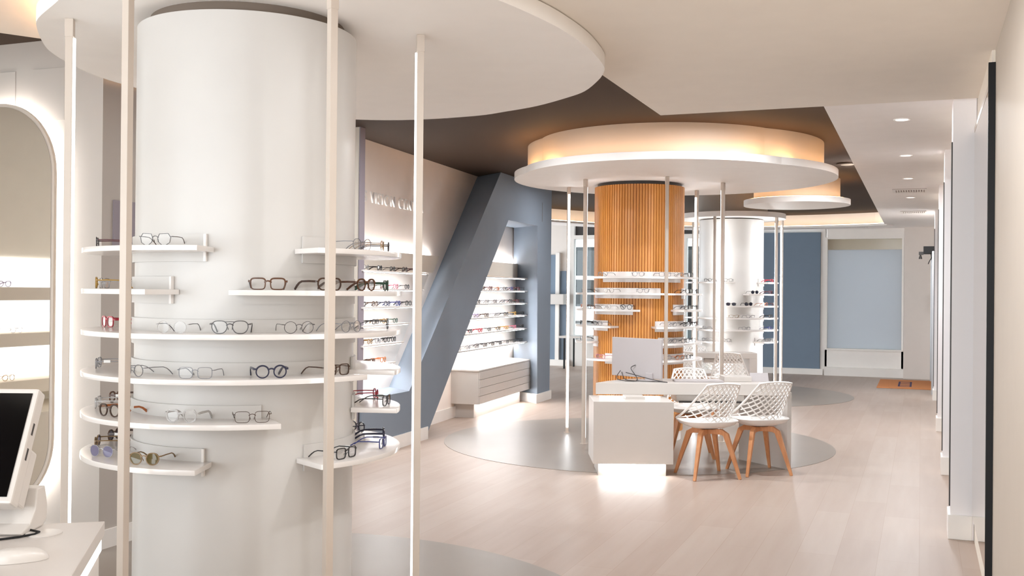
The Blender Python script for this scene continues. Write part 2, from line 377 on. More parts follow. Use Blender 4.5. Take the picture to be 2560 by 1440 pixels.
# rear left wall near the counter (it shows in the pill mirror)
struct('wall_left_near', MB().box(-7.0, -6.6, -1, 4.67, 0, 2.95), 'walln', 'beige wall reflected in the pill mirror')

# outside
struct('pavement', MB().box(-16, 6, 20.5, 40, -.1, 0), 'grey', 'pavement outside the far shop window', 'pavement')
M['facade'] = mat('dark_grey_render', (66, 70, 70), .8, .2)
bd = thing('building', 'dark grey building facade across the street, seen through the shop window', 'building', (-8, 31, 0))
MB().box(-18, 3, 31, 32, 0, 9).build('facade', 'facade', bd)
MB().box(-17, 2, 30.8, 30.99, 2.9, 3.3).build('sign_band', 'grey', bd)
for k in range(6): MB().box(-16+k*3, -14+k*3, 30.95, 31.0, .6, 2.8).build('shop_window', 'screen', bd)

# ------------------------------------------------------------------ ceiling discs
def disc(name, label, c, R, r, z0, z1, top, led=True):
    t = thing(name, label, 'ceiling disc', (c[0], c[1], z0), 'hanging ceiling discs')
    MB().sector(c, .01, R, 0, 360, z0, z1, 120).build('disc', 'soffitw', t, smooth=.5)
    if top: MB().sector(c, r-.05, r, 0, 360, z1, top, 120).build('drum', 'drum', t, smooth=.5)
    if led: MB().sector(c, r+.085, r+.105, 0, 360, z1+.001, z1+.004, 120).build('led_strip', 'warm', t)
    return t
M['soffitw'] = mat('white_disc_paint', (250, 247, 243), .6, .25)
disc('ceiling_disc', 'large white ceiling disc with warm glowing drum, front one above wood column', (-2.315, 9.84), 1.338, 1.19, 2.62, 2.685, 2.95)
disc('ceiling_disc', 'widest white ceiling disc, overlapping behind the front one above wood column', (-2.321, 10.26), 1.583, 1.45, 2.621, 2.686, 2.949)
disc('ceiling_disc', 'small white disc capping the farther white column', (TC[0], TC[1]), .75, .5, 2.55, 2.62, 2.95, False)
c3 = R0*(709.5/F_PX*13.2)+F0*13.2
disc('ceiling_disc', 'far white ceiling disc with warm drum right of the farther column', (c3.x, c3.y), .655, .53, 2.622, 2.69, 2.95)
peb = [(-3.14, 3.12), (-3.43, 3.30), (-3.57, 3.43), (-3.76, 3.65), (-3.87, 3.81), (-3.97, 4.02), (-4.06, 4.29), (-4.09, 4.55), (-4.08, 4.9), (-3.98, 5.3), (-3.78, 5.68), (-3.46, 5.97), (-3.1, 6.1), (-2.66, 6.09),
       (-2.41, 6.0), (-2.16, 5.88), (-1.9, 5.68), (-1.75, 5.53), (-1.6, 5.28), (-1.52, 5.11), (-1.47, 4.95), (-1.43, 4.6), (-1.43, 4.3), (-1.46, 4.0), (-1.55, 3.6), (-1.75, 3.2), (-2.05, 2.92), (-2.4, 2.82), (-2.8, 2.9)]
nd = thing('ceiling_disc', 'big pebble-shaped white ceiling disc over the near white column', 'ceiling disc', (-2.8, 4.5, 2.62), 'hanging ceiling discs')
def smooth_loop(P, k=4):
    out = []; n = len(P)
    for i in range(n):
        p0, p1, p2, p3 = (Vector(P[(i+j-1) % n]) for j in range(4))
        for q in range(k):
            t = q/k
            out.append(tuple(.5*((2*p1)+(p2-p0)*t+(2*p0-5*p1+4*p2-p3)*t*t+(3*p1-p0-3*p2+p3)*t**3)))
    return out
pebs = smooth_loop(peb)
MB().prism(pebs, 2.62, 2.69).build('disc', 'soffitw', nd, smooth=.5)
cen = Vector((-2.75, 4.45))
ins = lambda d: [tuple(Vector(p)+(cen-Vector(p)).normalized()*d) for p in pebs]
MB().prism(ins(.35), 2.69, 2.78).build('drum', 'soffitw', nd, smooth=.5)
a, b = ins(.08), ins(.10); seg = MB()
i0, i1 = 4, 56
seg.prism(a[i0:i1]+b[i0:i1][::-1], 2.691, 2.70); seg.build('led_strip', 'warm', nd)

# ------------------------------------------------------------------ display columns, poles, shelves
def column(c, r, top, label, kind):
    t = thing('display_column', label, 'column', (c[0], c[1], 0), 'display columns')
    if kind == 'wood':
        m = MB(); n = 100; vs = []; prof = [(.06, -.012), (.16, 0), (.84, 0), (.94, -.012)]
        ring = []
        for i in range(n):
            for f, d in prof:
                a = 2*PI*(i+f)/n; ring.append((c[0]+(r+d)*math.cos(a), c[1]+(r+d)*math.sin(a)))
        m.prism(ring, .10, top).build('slat_cladding', 'slat', t)
        MB().sector(c, .01, r-.02, 0, 360, 0, .10, 64).build('plinth', 'white', t, smooth=.5)
        MB().sector(c, .01, r-.03, 0, 360, top, 2.62, 64).build('top_gap', 'dark', t, smooth=.5)
    else:
        MB().sector(c, .01, r, 0, 360, .08, top, 128).build('shaft', 'gloss', t, smooth=.5)
        MB().sector(c, .01, r+.008, 0, 360, 0, .08, 64).build('plinth', 'white', t, smooth=.5)
        MB().sector(c, .01, r-.05, 0, 360, top, 2.62 if kind == 'near' else 2.55, 64).build('top_gap', 'groove', t, smooth=.5)
    return t
cn = column(NC, .452, 2.575, 'large round glossy white display column nearest the viewer', 'near')
cwood = column(WC, .463, 2.585, 'round column clad in vertical honey-coloured wood slats', 'wood')
ct = column(TC, .45, 2.535, 'farther round white display column in front of the slate blue panel', 'third')
sl = MB()
for a in (350, 352.5):
    for k in range(60):
        z = .7+k*.018; an = math.radians(a)
        T = Matrix.Translation((NC[0]+.452*math.cos(an), NC[1]+.452*math.sin(an), z)) @ Matrix.Rotation(an, 4, 'Z')
        sl.box(-.002, .002, -.003, .003, -.006, .006, T)
sl.build('shelf_slots', 'groove', cn)

def pole(c, r, ang, ztop, label, grp):
    a = math.radians(ang); x, y = c[0]+r*math.cos(a), c[1]+r*math.sin(a)
    t = thing('light_pole', label, 'light pole', (x, y, 0), grp, rz=a)
    child(MB().box(-.015, .015, -.015, .015, 0, ztop), 'post', 'pole', t, bevel=.002)
    child(MB().box(-.017, .017, -.017, .017, ztop-.075, ztop-.001), 'top_sleeve', 'pole', t, bevel=.002)
    hw = .006 if c is NC else .0105
    child(MB().box(-.023 if c is NC else -.019, -.0151, -hw, hw, .06, ztop-.08), 'led_strip', 'ledn' if c is NC else 'ledt' if c is TC else 'led', t)
    child(MB().box(-.03, .03, -.03, .03, 0, .006), 'foot_plate', 'pole', t, bevel=.001)
    return t
for ang, lab in ((210, 'light pole left of the near column, its white strip showing'), (270, 'thick foreground pole in front of the near column, left one'),
                 (330, 'thick foreground pole in front of the near column, right one'), (30, 'light pole right of the near column, its white strip showing')):
    pole(NC, .73, ang, 2.62, lab, 'light poles around the near column')
WP = (-2.69, 10.555)
for ang, lab in ((240, 'unlit pole left of the wood column, nearest side'), (300, 'pole crossing in front of the wood column'), (0, 'unlit pole right of the wood column'),
                 (60, 'bright lit pole behind right of the wood column'), (180, 'bright lit pole behind left of the wood column')):
    q = pole(WP, .82, ang, 2.62, lab, 'light poles around the wood column')
    if ang == 0: q.rotation_euler.z = math.radians(-24)
    if ang == 180: q.rotation_euler.z = math.radians(122)
for ang, lab in ((262, 'unlit pole crossing in front of the farther white column'), (336, 'unlit pole right of the farther white column'), (24, 'bright lit pole right of the farther white column'),
                 (148, 'bright lit pole left of the farther white column')):
    q = pole(TC, .73, ang, 2.55, lab, 'light poles around the farther column')
    if ang == 24: q.rotation_euler.z = math.radians(62)

LZ = [1.66, 1.497, 1.333, 1.167, 1.003, .838]
def shelf(c, cr, lev, a0, a1, label, grp, b0=None, b1=None, br=()):
    z = LZ[lev]; am = math.radians((a0+a1)/2)
    t = thing('display_shelf', label, 'display shelf', (c[0]+.55*math.cos(am), c[1]+.55*math.sin(am), z), grp)
    MB().sector(c, cr+.004, .655, a0, a1, z-.02, z).build('shelf_plate', 'acryl', t, smooth=.5, bevel=.002)
    b0 = a0+4 if b0 is None else b0; b1 = a1-4 if b1 is None else b1
    MB().sector(c, cr+.001, cr+.010, b0, b1, z-.055, z+.05).build('back_panel', 'acryl' if c is WC else 'gloss', t, smooth=.5)
    for a in br:
        T = Matrix.Translation((c[0], c[1], z)) @ Matrix.Rotation(math.radians(a), 4, 'Z')
        MB().box(cr+.002, cr+.018, -.005, .005, -.055, .05, T).build('end_bracket', 'acryl', t)
    return t
G1, G2, G3 = 'curved shelves of the near column', 'curved shelves of the wood column', 'curved shelves of the farther column'
n_ = 'of the near white column'
shelf(NC, .452, 0, 160, 290, 'top shelf wrapping the left side '+n_, G1, br=(286,))
shelf(NC, .452, 0, 329, 420, 'top shelf on the right side '+n_, G1)
shelf(NC, .452, 1, 170, 272, 'second shelf on the left side '+n_, G1, br=(268,))
shelf(NC, .452, 1, 300, 385, 'second shelf on the right '+n_+', holding brown glasses', G1)
shelf(NC, .452, 2, 165, 388, 'third shelf, wrapping the whole front '+n_, G1)
shelf(NC, .452, 3, 185, 351, 'fourth shelf, wrapping the whole front '+n_, G1)
shelf(NC, .452, 3, 372, 446, 'fourth-level shelf at the back right '+n_, G1)
shelf(NC, .452, 4, 165, 317, 'fifth shelf on the front '+n_+', ending mid-front', G1)
shelf(NC, .452, 4, 376, 450, 'fifth-level shelf at the right back '+n_+', holding red glasses', G1)
shelf(NC, .452, 5, 165, 290, 'lowest shelf on the left '+n_+', holding sunglasses', G1, br=(286,))
shelf(NC, .452, 5, 331, 430, 'lowest shelf on the right '+n_+', holding blue glasses', G1)
w_ = 'of the wood-slat column'
shelf(WC, .463, 0, 231, 350, 'top shelf '+w_, G2, 235, 347)
shelf(WC, .463, 1, 205, 318, 'second shelf on the left front '+w_, G2, 215, 312)
shelf(WC, .463, 1, 330, 400, 'second shelf on the right '+w_, G2, 352, 395)
shelf(WC, .463, 2, 200, 286, 'third shelf on the left front '+w_, G2, 215, 278)
shelf(WC, .463, 2, 328, 400, 'third shelf on the right '+w_, G2, 332, 395)
shelf(WC, .463, 3, 190, 260, 'fourth shelf on the left '+w_, G2, 200, 244)
shelf(WC, .463, 3, 300, 395, 'fourth shelf on the right '+w_, G2, 305, 392)
shelf(WC, .463, 4, 165, 226, 'fifth shelf on the left '+w_, G2, 180, 224)
shelf(WC, .463, 4, 304, 395, 'fifth shelf on the right '+w_, G2, 309, 392)
shelf(WC, .463, 5, 228, 268, 'lowest shelf at the left front '+w_+', beside the monitor', G2, 240, 264)
shelf(WC, .463, 5, 305, 392, 'lowest shelf on the right '+w_, G2, 309, 390)
t_ = 'of the farther white column'
shelf(TC, .45, 0, 200, 285, 'top shelf on the left '+t_, G3)
shelf(TC, .45, 0, 330, 400, 'top shelf on the right '+t_, G3)
shelf(TC, .45, 1, 301, 400, 'second shelf on the right '+t_, G3)
shelf(TC, .45, 2, 266, 398, 'third shelf '+t_+', holding dark sunglasses', G3)
shelf(TC, .45, 3, 200, 258, 'fourth shelf on the left '+t_, G3)
shelf(TC, .45, 3, 268, 385, 'fourth shelf on the front '+t_, G3)
shelf(TC, .45, 4, 205, 395, 'fifth shelf '+t_+', wrapping its front', G3)
shelf(TC, .45, 5, 200, 282, 'lowest shelf on the left '+t_, G3)
shelf(TC, .45, 5, 322, 398, 'lowest shelf on the right '+t_, G3)

# ------------------------------------------------------------------ eyeglasses
STY = {'round': (.046, .0445, 2.0, .0), 'panto': (.048, .044, 2.35, .13), 'square': (.053, .041, 4.2, .07), 'aviator': (.056, .047, 2.7, .2), 'octagon': (.049, .044, 3.0, .15), 'cat-eye': (.053, .040, 2.6, .2)}
SHAPE = {'round': 'round', 'panto': 'rounded', 'square': 'square', 'aviator': 'aviator-shaped', 'octagon': 'crown-shaped', 'cat-eye': 'cat-eye'}
_cache = {}
def eye_curve(sty, n):
    w, h, e, k = STY[sty]; out = []
    if sty == 'octagon':
        cor = [(-.5, .12), (-.36, .46), (.3, .5), (.5, .16), (.42, -.28), (.12, -.5), (-.16, -.5), (-.42, -.25)]
        m = max(1, n//8)
        for i in range(8):
            a, b = cor[i], cor[(i+1) % 8]
            for j in range(m): out.append(((a[0]+(b[0]-a[0])*j/m)*w, (a[1]+(b[1]-a[1])*j/m)*h))
        return out
    for i in range(n):
        t = 2*PI*i/n; c, s = math.cos(t), math.sin(t)
        x = .5*w*math.copysign(abs(c)**(2/e), c); z = .5*h*math.copysign(abs(s)**(2/e), s)
        x *= 1-k*max(0, -z/(h/2)); z += (.12*h*max(0, x/(w/2))**2 if sty == 'cat-eye' and z > 0 else 0)
        out.append((x, z))
    return out
def glasses_meshes(sty, thick, lod):
    key = (sty, thick, lod)
    if key in _cache: return _cache[key]
    w, h, e, k = STY[sty]; n = 32 if lod == 0 else 16
    tr, td = {'thin': (.0009, .0013), 'mid': (.0016, .002), 'thick': (.0022, .0022)}[thick]
    if lod: tr, td = max(tr, .0017), max(td, .0017)
    gap = .019; cx = w/2+gap/2; zc = h/2+tr
    cur = eye_curve(sty, n); wrap = lambda x: 1.1*x*x
    fm = MB(); lens = []
    for sgn in (-1, 1):
        pts = [Vector((sgn*(cx+x), wrap(cx+x), zc+z)) for x, z in cur]
        N = len(pts); vs = []
        c0 = sum(pts, Vector())/N
        for i in range(N):
            t = (pts[(i+1) % N]-pts[i-1]).normalized(); nrm = Vector((t.z, 0, -t.x))
            if nrm.dot(pts[i]-c0) < 0: nrm = -nrm
            up = 1.7 if (thick == 'thick' and pts[i].z > zc+h*.25) else 1
            for rr, yy in ((tr*up, -td), (tr*up, td), (-tr, td), (-tr, -td)): vs.append(pts[i]+nrm*rr+Vector((0, yy, 0)))
        fm.add(vs, [(i*4+j, i*4+(j+1) % 4, ((i+1) % N)*4+(j+1) % 4, ((i+1) % N)*4+j) for i in range(N) for j in range(4)])
        lm = MB(); nn = len(pts)
        lm.add([p+Vector((0, -.0006, 0)) for p in pts]+[p+Vector((0, .0006, 0)) for p in pts],
               [tuple(range(nn)), tuple(range(2*nn-1, nn-1, -1))]+[(i, (i+1) % nn, nn+(i+1) % nn, nn+i) for i in range(nn)])
        lens.append(lm.mesh('lens'))
        # end piece
        zz = zc+h*.22; xo = sgn*(cx+w/2)
        fm.tube([(xo-sgn*.002, wrap(cx+w/2), zz), (xo+sgn*.005, wrap(cx+w/2)+.001, zz+.001), (xo+sgn*.0075, wrap(cx+w/2)+.006, zz+.001)], (td*1.1, max(tr*1.4, .0014)), 4)
    zb = zc+h*.16; b0 = gap/2+.0035
    br = [(-b0, .0005, zb-.001), (-gap*.28, -.001, zb+.004), (0, -.0012, zb+.005), (gap*.28, -.001, zb+.004), (b0, .0005, zb-.001)]
    fm.tube(br, (td, max(tr*1.3, .001)), 4)
    if sty == 'aviator': fm.tube([(-b0-.004, .001, zc+h*.42), (0, 0, zc+h*.43), (b0+.004, .001, zc+h*.42)], (td*.8, max(tr*.8, .0008)), 4)
    if lod == 0 and thick != 'thick':
        for sgn in (-1, 1): fm.tube([(sgn*.008, .002, zc-.001), (sgn*.0075, .008, zc-.003), (sgn*.007, .009, zc-.010)], .0012, 5)
    tm = []
    hx = cx+w/2+.0075; y0 = wrap(cx+w/2)+.006; zt = zc+h*.22+.001
    tw, th = {'thin': (.0008, .0014), 'mid': (.0013, .0022), 'thick': (.0017, .0042)}[thick]
    if lod: tw, th = max(tw, .0014), max(th, .002)
    for sgn in (-1, 1):
        P = [(hx, y0, zt), (hx+.0005, .045, zt+.001), (hx-.001, .09, zt), (hx-.003, .108, zt-.006), (hx-.006, .124, zt-.016), (hx-.010, .142, max(.0022, th))]
        tm.append(MB().tube([(sgn*x, y, z) for x, y, z in P], [(tw, th), (tw, th), (tw, th*.9), (tw*1.2, th*.9), (tw*1.3, th), (tw*1.3, th*.9)], 4).mesh('temple'))
    out = (fm.mesh('frame_front', smooth=.6), tm, lens, (hx, zt)); 
    for me in [out[0]]+tm+lens: me.materials.append(M['black'])
    _cache[key] = out; return out
TAGM = MB().box(-.0006, .0006, -.013, .013, -.0055, .0055).mesh('price_tag'); TAGM.materials.append(M['paper'])
def setm(o, m): o.material_slots[0].link = 'OBJECT'; o.material_slots[0].material = M[m]
REG = {}
def glasses(pos, yaw, sty, col, thick, rack, lod=0, tint=None, tips=None, tagged=False, extra=''):
    """pos: point of the shelf under the bridge; local -y is the way the glasses face"""
    fm, tm, lm, (hx, zt) = glasses_meshes(sty, thick, lod)
    t = thing('sunglasses' if tint else 'eyeglasses', '', 'sunglasses' if tint else 'eyeglasses', pos, None, rz=yaw)
    def part(me, nm, m):
        o = bpy.data.objects.new(nm, me); COL.objects.link(o); o.parent = t; setm(o, m); return o
    part(fm, 'frame_front', 'f_'+col)
    for me in tm: part(me, 'temple', 'f_'+(tips or col))
    for me in lm: part(me, 'lens', tint or 'lens')
    tps = [o for o in t.children if o.name.startswith('temple')]
    if tagged:
        o = part(TAGM, 'price_tag', 'paper'); o.location = (hx+.0025, .05, zt); o['label'] = 'small white price tag'; o.parent = tps[1]
    REG.setdefault(rack, []).append((px_of(Vector(pos)), t, col, thick, sty, tint, tips, extra)); return t
def name_all():
    for (grp, lvl), lst in REG.items():
        lst.sort(key=lambda q: q[0]); n = len(lst)
        for i, (x, t, col, thick, sty, tint, tips, extra) in enumerate(lst):
            kind = 'sunglasses' if tint else 'glasses'
            th = {'thin': 'thin ', 'mid': '', 'thick': 'thick '}[thick]
            cc = {'clear': 'clear-framed', 'silver': 'silver-framed', 'gold': 'gold-framed', 'gunmetal': 'dark metal'}.get(col, col)
            o = 'leftmost' if i == 0 else 'rightmost' if i == n-1 else ORD[i]+' from left'
            if n == 1: o = 'alone'
            t['label'] = f'{th}{cc} {SHAPE[sty]} {kind}, {o} on {lvl}'
            t['group'] = 'glasses on '+grp
def on_col(c, lev, ang, sty, col, thick, which, lod, r=.60, turn=0, **k):
    a = math.radians(ang); pos = (c[0]+r*math.cos(a), c[1]+r*math.sin(a), LZ[lev]+.0006)
    nm = {'near': 'near white column', 'wood': 'wood-slat column', 'third': 'farther white column'}[which]
    return glasses(pos, a+PI/2+math.radians(turn), sty, col, thick, (f'the {nm}', f'{LEV[lev]} shelf level of {nm}'), lod, **k)
# near column: level, angle, shape, colour, rim
for lev, ang, sty, col, th, kw in (
    (0, 219, 'panto', 'gunmetal', 'mid', dict(tips='burgundy')), (0, 186, 'round', 'grey', 'thin', dict(tips='burgundy', turn=62)), (0, 272, 'octagon', 'gunmetal', 'thin', dict(tips='brown', turn=14)),
    (0, 354, 'round', 'silver', 'thin', dict(turn=-4)), (0, 389, 'octagon', 'gunmetal', 'mid', {}), (0, 372, 'panto', 'gold', 'thin', dict(turn=10)),
    (1, 221, 'panto', 'yellow', 'mid', {}), (1, 205, 'square', 'clear', 'mid', {}), (1, 184, 'panto', 'brown', 'thin', {}),
    (1, 313, 'square', 'tortoise', 'thick', dict(tips='grey', turn=-8)), (1, 337, 'panto', 'brown', 'thick', dict(turn=6)), (1, 357, 'panto', 'tortoise', 'thick', dict(turn=-4)), (1, 379, 'cat-eye', 'green', 'thick', dict(turn=18)),
    (2, 201, 'square', 'red', 'thick', dict(turn=42)), (2, 279, 'round', 'clear', 'thin', dict(tips='grey', turn=6)), (2, 300, 'aviator', 'gunmetal', 'mid', {}), (2, 324.5, 'round', 'gunmetal', 'thin', dict(turn=-6)),
    (2, 348, 'round', 'silver', 'thin', {}), (2, 386, 'round', 'black', 'thin', {}),
    (3, 213, 'square', 'silver', 'thin', dict(tagged=True)), (3, 262, 'round', 'silver', 'thin', dict(turn=-4)), (3, 288, 'square', 'silver', 'thin', {}), (3, 314.5, 'round', 'navy', 'thick', {}), (3, 341, 'square', 'brown', 'mid', dict(turn=4)),
    (3, 438, 'cat-eye', 'green', 'thick', {}),
    (4, 192, 'panto', 'tortoise', 'thick', dict(tagged=True)), (4, 213, 'square', 'clear', 'mid', {}), (4, 247, 'panto', 'brown', 'thick', dict(tips='orange', turn=12, tagged=True)), (4, 283, 'octagon', 'clear', 'thick', {}), (4, 308, 'square', 'brown', 'thin', {}),
    (4, 412, 'round', 'red', 'mid', dict(turn=-12)), (4, 388, 'square', 'black', 'mid', dict(tagged=True, turn=-14)), (4, 440, 'square', 'black', 'mid', {}),
    (5, 193, 'round', 'brown', 'thick', dict(tint='tint_grey', tagged=True)), (5, 213, 'panto', 'gold', 'mid', dict(tint='tint_violet')), (5, 240, 'panto', 'clear', 'thin', dict(tint='tint_violet', turn=28)), (5, 268, 'panto', 'gold', 'mid', dict(tint='tint_olive', turn=14)),
    (5, 428, 'round', 'navy', 'mid', {}), (5, 400, 'square', 'navy', 'thick', dict(tagged=True, turn=-10)), (5, 376, 'square', 'blue', 'mid', dict(tagged=True)), (5, 346, 'square', 'black', 'mid', dict(tagged=True, turn=8))):
    on_col(NC, lev, ang, sty, col, th, 'near', 0, **kw)
for lev, ang, sty, col, th in ((0, 248, 'panto', 'silver', 'thin'), (0, 284, 'round', 'silver', 'thin'), (0, 310, 'square', 'silver', 'thin'), (0, 326, 'panto', 'clear', 'mid'), (0, 344, 'panto', 'black', 'mid'),
    (1, 215, 'square', 'black', 'mid'), (1, 255, 'panto', 'clear', 'mid'), (1, 289, 'round', 'silver', 'thin'), (1, 342, 'square', 'black', 'mid'), (1, 358, 'panto', 'gunmetal', 'mid'), (1, 374, 'round', 'gunmetal', 'mid'),
    (2, 208, 'panto', 'orange', 'mid'), (2, 226, 'square', 'gunmetal', 'mid'), (2, 252, 'panto', 'clear', 'mid'), (2, 273, 'round', 'black', 'thick'), (2, 340, 'square', 'grey', 'mid'), (2, 354, 'panto', 'black', 'mid'), (2, 370, 'square', 'black', 'thick'),
    (3, 200, 'square', 'black', 'thick'), (3, 219, 'panto', 'black', 'thick'), (3, 242, 'panto', 'silver', 'thin'), (3, 318, 'round', 'silver', 'thin'), (3, 338, 'square', 'black', 'mid'), (3, 355, 'square', 'black', 'thick'), (3, 372, 'panto', 'burgundy', 'mid'),
    (4, 205, 'panto', 'black', 'mid'), (4, 318, 'round', 'silver', 'thin'), (4, 336, 'square', 'grey', 'mid'), (4, 354, 'panto', 'gunmetal', 'mid'),
    (5, 246, 'panto', 'pink', 'mid'), (5, 312, 'round', 'silver', 'thin'), (5, 328, 'panto', 'orange', 'mid'), (5, 344, 'square', 'black', 'mid')):
    on_col(WC, lev, ang, sty, col, th, 'wood', 1)
for lev, ang, sty, col, th, ti in ((0, 248, 'panto', 'gunmetal', 'mid', 0), (0, 276, 'panto', 'gunmetal', 'mid', 0), (0, 350, 'cat-eye', 'red', 'thick', 0),
    (1, 312, 'round', 'black', 'mid', 'tint_dark'), (1, 345, 'square', 'burgundy', 'thick', 'tint_dark'), (2, 280, 'cat-eye', 'black', 'mid', 'tint_dark'), (2, 303, 'round', 'black', 'thick', 'tint_dark'), (2, 330, 'round', 'orange', 'mid', 'tint_dark'), (2, 356, 'square', 'burgundy', 'mid', 0),
    (3, 284, 'cat-eye', 'gold', 'mid', 0), (3, 306, 'cat-eye', 'silver', 'mid', 0), (3, 345, 'cat-eye', 'black', 'thick', 0), (4, 240, 'panto', 'silver', 'mid', 0), (4, 300, 'panto', 'silver', 'mid', 0), (4, 345, 'square', 'blue', 'mid', 0),
    (5, 245, 'panto', 'silver', 'mid', 0), (5, 274, 'panto', 'gunmetal', 'mid', 0), (5, 338, 'square', 'gunmetal', 'mid', 0), (5, 358, 'square', 'clear', 'mid', 0)):
    on_col(TC, lev, ang, sty, col, th, 'third', 1, **({'tint': ti} if ti else {}))

# ------------------------------------------------------------------ left wall shelving
def wp(s, d, z): p = W0+WU*s+WN*d; return Vector((p.x, p.y, z))
def slab(poly, d0, d1):
    """upright slab on the left wall: poly in (along, up), between depths d0 and d1"""
    return MB().prism(poly, -d1, -d0, TW @ Matrix(((1, 0, 0, 0), (0, 0, 1, 0), (0, 1, 0, 0), (0, 0, 0, 1))))
SZ = [1.685, 1.515, 1.35, 1.185, 1.005, .82]
SN = ['top', 'second', 'third', 'fourth', 'fifth', 'lowest']
LEND = [1.0, .87, .71, .52, .36, .16]
for side in ('left', 'right'):
    L = side == 'left'
    q = (lambda z: .72+1.023*(z-.82)) if L else (lambda z: 1.5+1.049*z)
    lo, hi = -.58, 5.03
    cut = lambda z0, z1: [(lo, z0), (q(z0), z0), (q(z1), z1), (lo, z1)] if L else [(q(z0), z0), (hi, z0), (hi, z1), (q(z1), z1)]
    bk = thing('shelf_back_panel', f'white wall panel behind the lit eyewear shelves, {side} of the slanted blue beam', 'wall panel', wp(.3 if L else 4, 0, .76))
    slab(cut(.79, 1.695), .03, .06).build('panel', 'white', bk)
    slab(cut(1.70, 1.885), .03, .10).build('header', 'wallb', bk)
    x0, x1 = (lo+.05, q(1.86)-.03) if L else (q(1.86)+.1, hi-.08)
    MB().box(x0, x1, -.028, -.006, 1.86, 1.872, TW).build('led_strip', 'led2', bk)
    x0, x1 = (lo+.05, q(.8)-.05) if L else (q(.8)+.05, hi-.08)
    MB().box(x0, x1, -.028, -.006, .80, .812, TW).build('led_strip', 'led2', bk)
    for k, z in enumerate(SZ):
        x0, x1 = (-.58, LEND[k]) if L else (.95+1.049*z, 4.87)
        t = thing('wall_shelf', f'{SN[k]} long white shelf on the lit left wall, {side} of the slanted blue beam', 'wall shelf', wp((x0+x1)/2, .06, z), 'long shelves on the left wall')
        MB().box(x0, x1, -.30, -.06, z-.016, z, TW).build('shelf_board', 'acryl', t, bevel=.002)
        MB().box(x0+.05, x1-(.05 if L else .33), -.29, -.275, z-.019, z-.016, TW).build('led_strip', 'led3', t)
    e = [.81, 1.86]; o_ = -.04 if L else .04
    slab([(q(e[0])+o_, e[0]), (q(e[0])+o_*.6, e[0]), (q(e[1])+o_*.6, e[1]), (q(e[1])+o_, e[1])], .006, .028).build('led_strip', 'led4', bk)
def on_wall(k, s, sty, col, th, turn=0, tint=None):
    bay = 'left of' if s < 2.1 else 'right of'
    p = wp(s, .235, SZ[k]+.0006); yaw = math.atan2(WN.y, WN.x)+PI/2+math.radians(turn)
    glasses(tuple(p), yaw, sty, col, th, ('the left wall shelves', f'{SN[k]} wall shelf {bay} blue beam'), 1, tint)
rnd = random.Random(3)
def row(k, ss, cols):
    for s, c in zip(ss, cols):
        on_wall(k, s, rnd.choice(['round', 'panto', 'square', 'panto', 'octagon']), c, 'thin' if c in ('silver', 'clear') else rnd.choice(['mid', 'thick']), rnd.uniform(-8, 4))
row(0, [-.38, -.08, .22, .52, .82], ['clear', 'black', 'black', 'brown', 'burgundy'])
row(1, [-.30, .0, .30, .58], ['silver', 'green', 'pink', 'black'])
row(2, [-.45, -.18, .10, .36, .62, .82], ['black', 'brown', 'navy', 'blue', 'black', 'clear'])
row(3, [-.48, -.16, .06, .30], ['black', 'black', 'gold', 'green'])
row(4, [-.46, -.28, -.10, .10, .26], ['tortoise', 'gold', 'silver', 'black', 'black'])
row(5, [-.50, -.22, .02], ['black', 'brown', 'orange'])
n8 = lambda a, b, n: [a+(b-a)*i/(n-1) for i in range(n)]
row(1, n8(2.65, 4.75, 8), ['black', 'black', 'burgundy', 'orange', 'black', 'blue', 'burgundy', 'black'])
row(2, n8(2.45, 4.75, 8), ['black', 'black', 'silver', 'gunmetal', 'silver', 'black', 'burgundy', 'black'])
row(3, n8(2.3, 4.7, 7), ['navy', 'purple', 'brown', 'silver', 'black', 'yellow', 'black'])
row(4, n8(2.15, 4.65, 8), ['burgundy', 'black', 'red', 'black', 'black', 'yellow', 'pink', 'gunmetal'])
row(5, n8(2.12, 4.6, 9), ['clear', 'silver', 'gunmetal', 'black', 'black', 'black', 'gunmetal', 'black', 'black'])
# floating drawer unit
cab = thing('drawer_cabinet', 'floating white drawer cabinet under the wall shelves, lit from below', 'cabinet', wp(3.65, .2, 0))
MB().box(2.49, 4.82, -.345, -.0, .172, .56, TW).build('carcass', 'lacq', cab, bevel=.002)
MB().box(2.47, 4.84, -.36, -.0, .56, .577, TW).build('top_panel', 'lacq', cab, bevel=.002)
for i in range(4):
    z0 = .175+i*.0965
    MB().box(2.495, 4.815, -.36, -.345, z0, z0+.092, TW).build('drawer', 'lacq', cab, bevel=.0015)
MB().box(2.60, 4.50, -.25, -.0, 0, .172, TW).build('plinth', 'lacq', cab)
MB().box(2.66, 4.46, -.285, -.275, .160, .171, TW).build('led_strip', 'led2', cab)
# raised letters
tx = bpy.data.curves.new('wall_lettering', 'FONT'); tx.body = 'S VISION CENTER'; tx.size = .155; tx.extrude = .008; tx.space_character = 1.28
to = bpy.data.objects.new('wall_lettering', tx); COL.objects.link(to); 
p = wp(.03, .006, 2.352)
to.matrix_world = Matrix(((WU.x, 0, WN.x, p.x), (WU.y, 0, WN.y, p.y), (0, 1, 0, p.z), (0, 0, 0, 1)))
bpy.context.view_layer.update()
me = bpy.data.meshes.new_from_object(to.evaluated_get(bpy.context.evaluated_depsgraph_get())); me.name = 'wall_lettering'
mw = to.matrix_world.copy(); bpy.data.objects.remove(to); me.materials.clear(); me.materials.append(M['white'])
to = bpy.data.objects.new('wall_lettering', me); COL.objects.link(to); to.matrix_world = mw
tag(to, 'raised white letters reading S VISION CENTER high on the left wall', 'lettering')

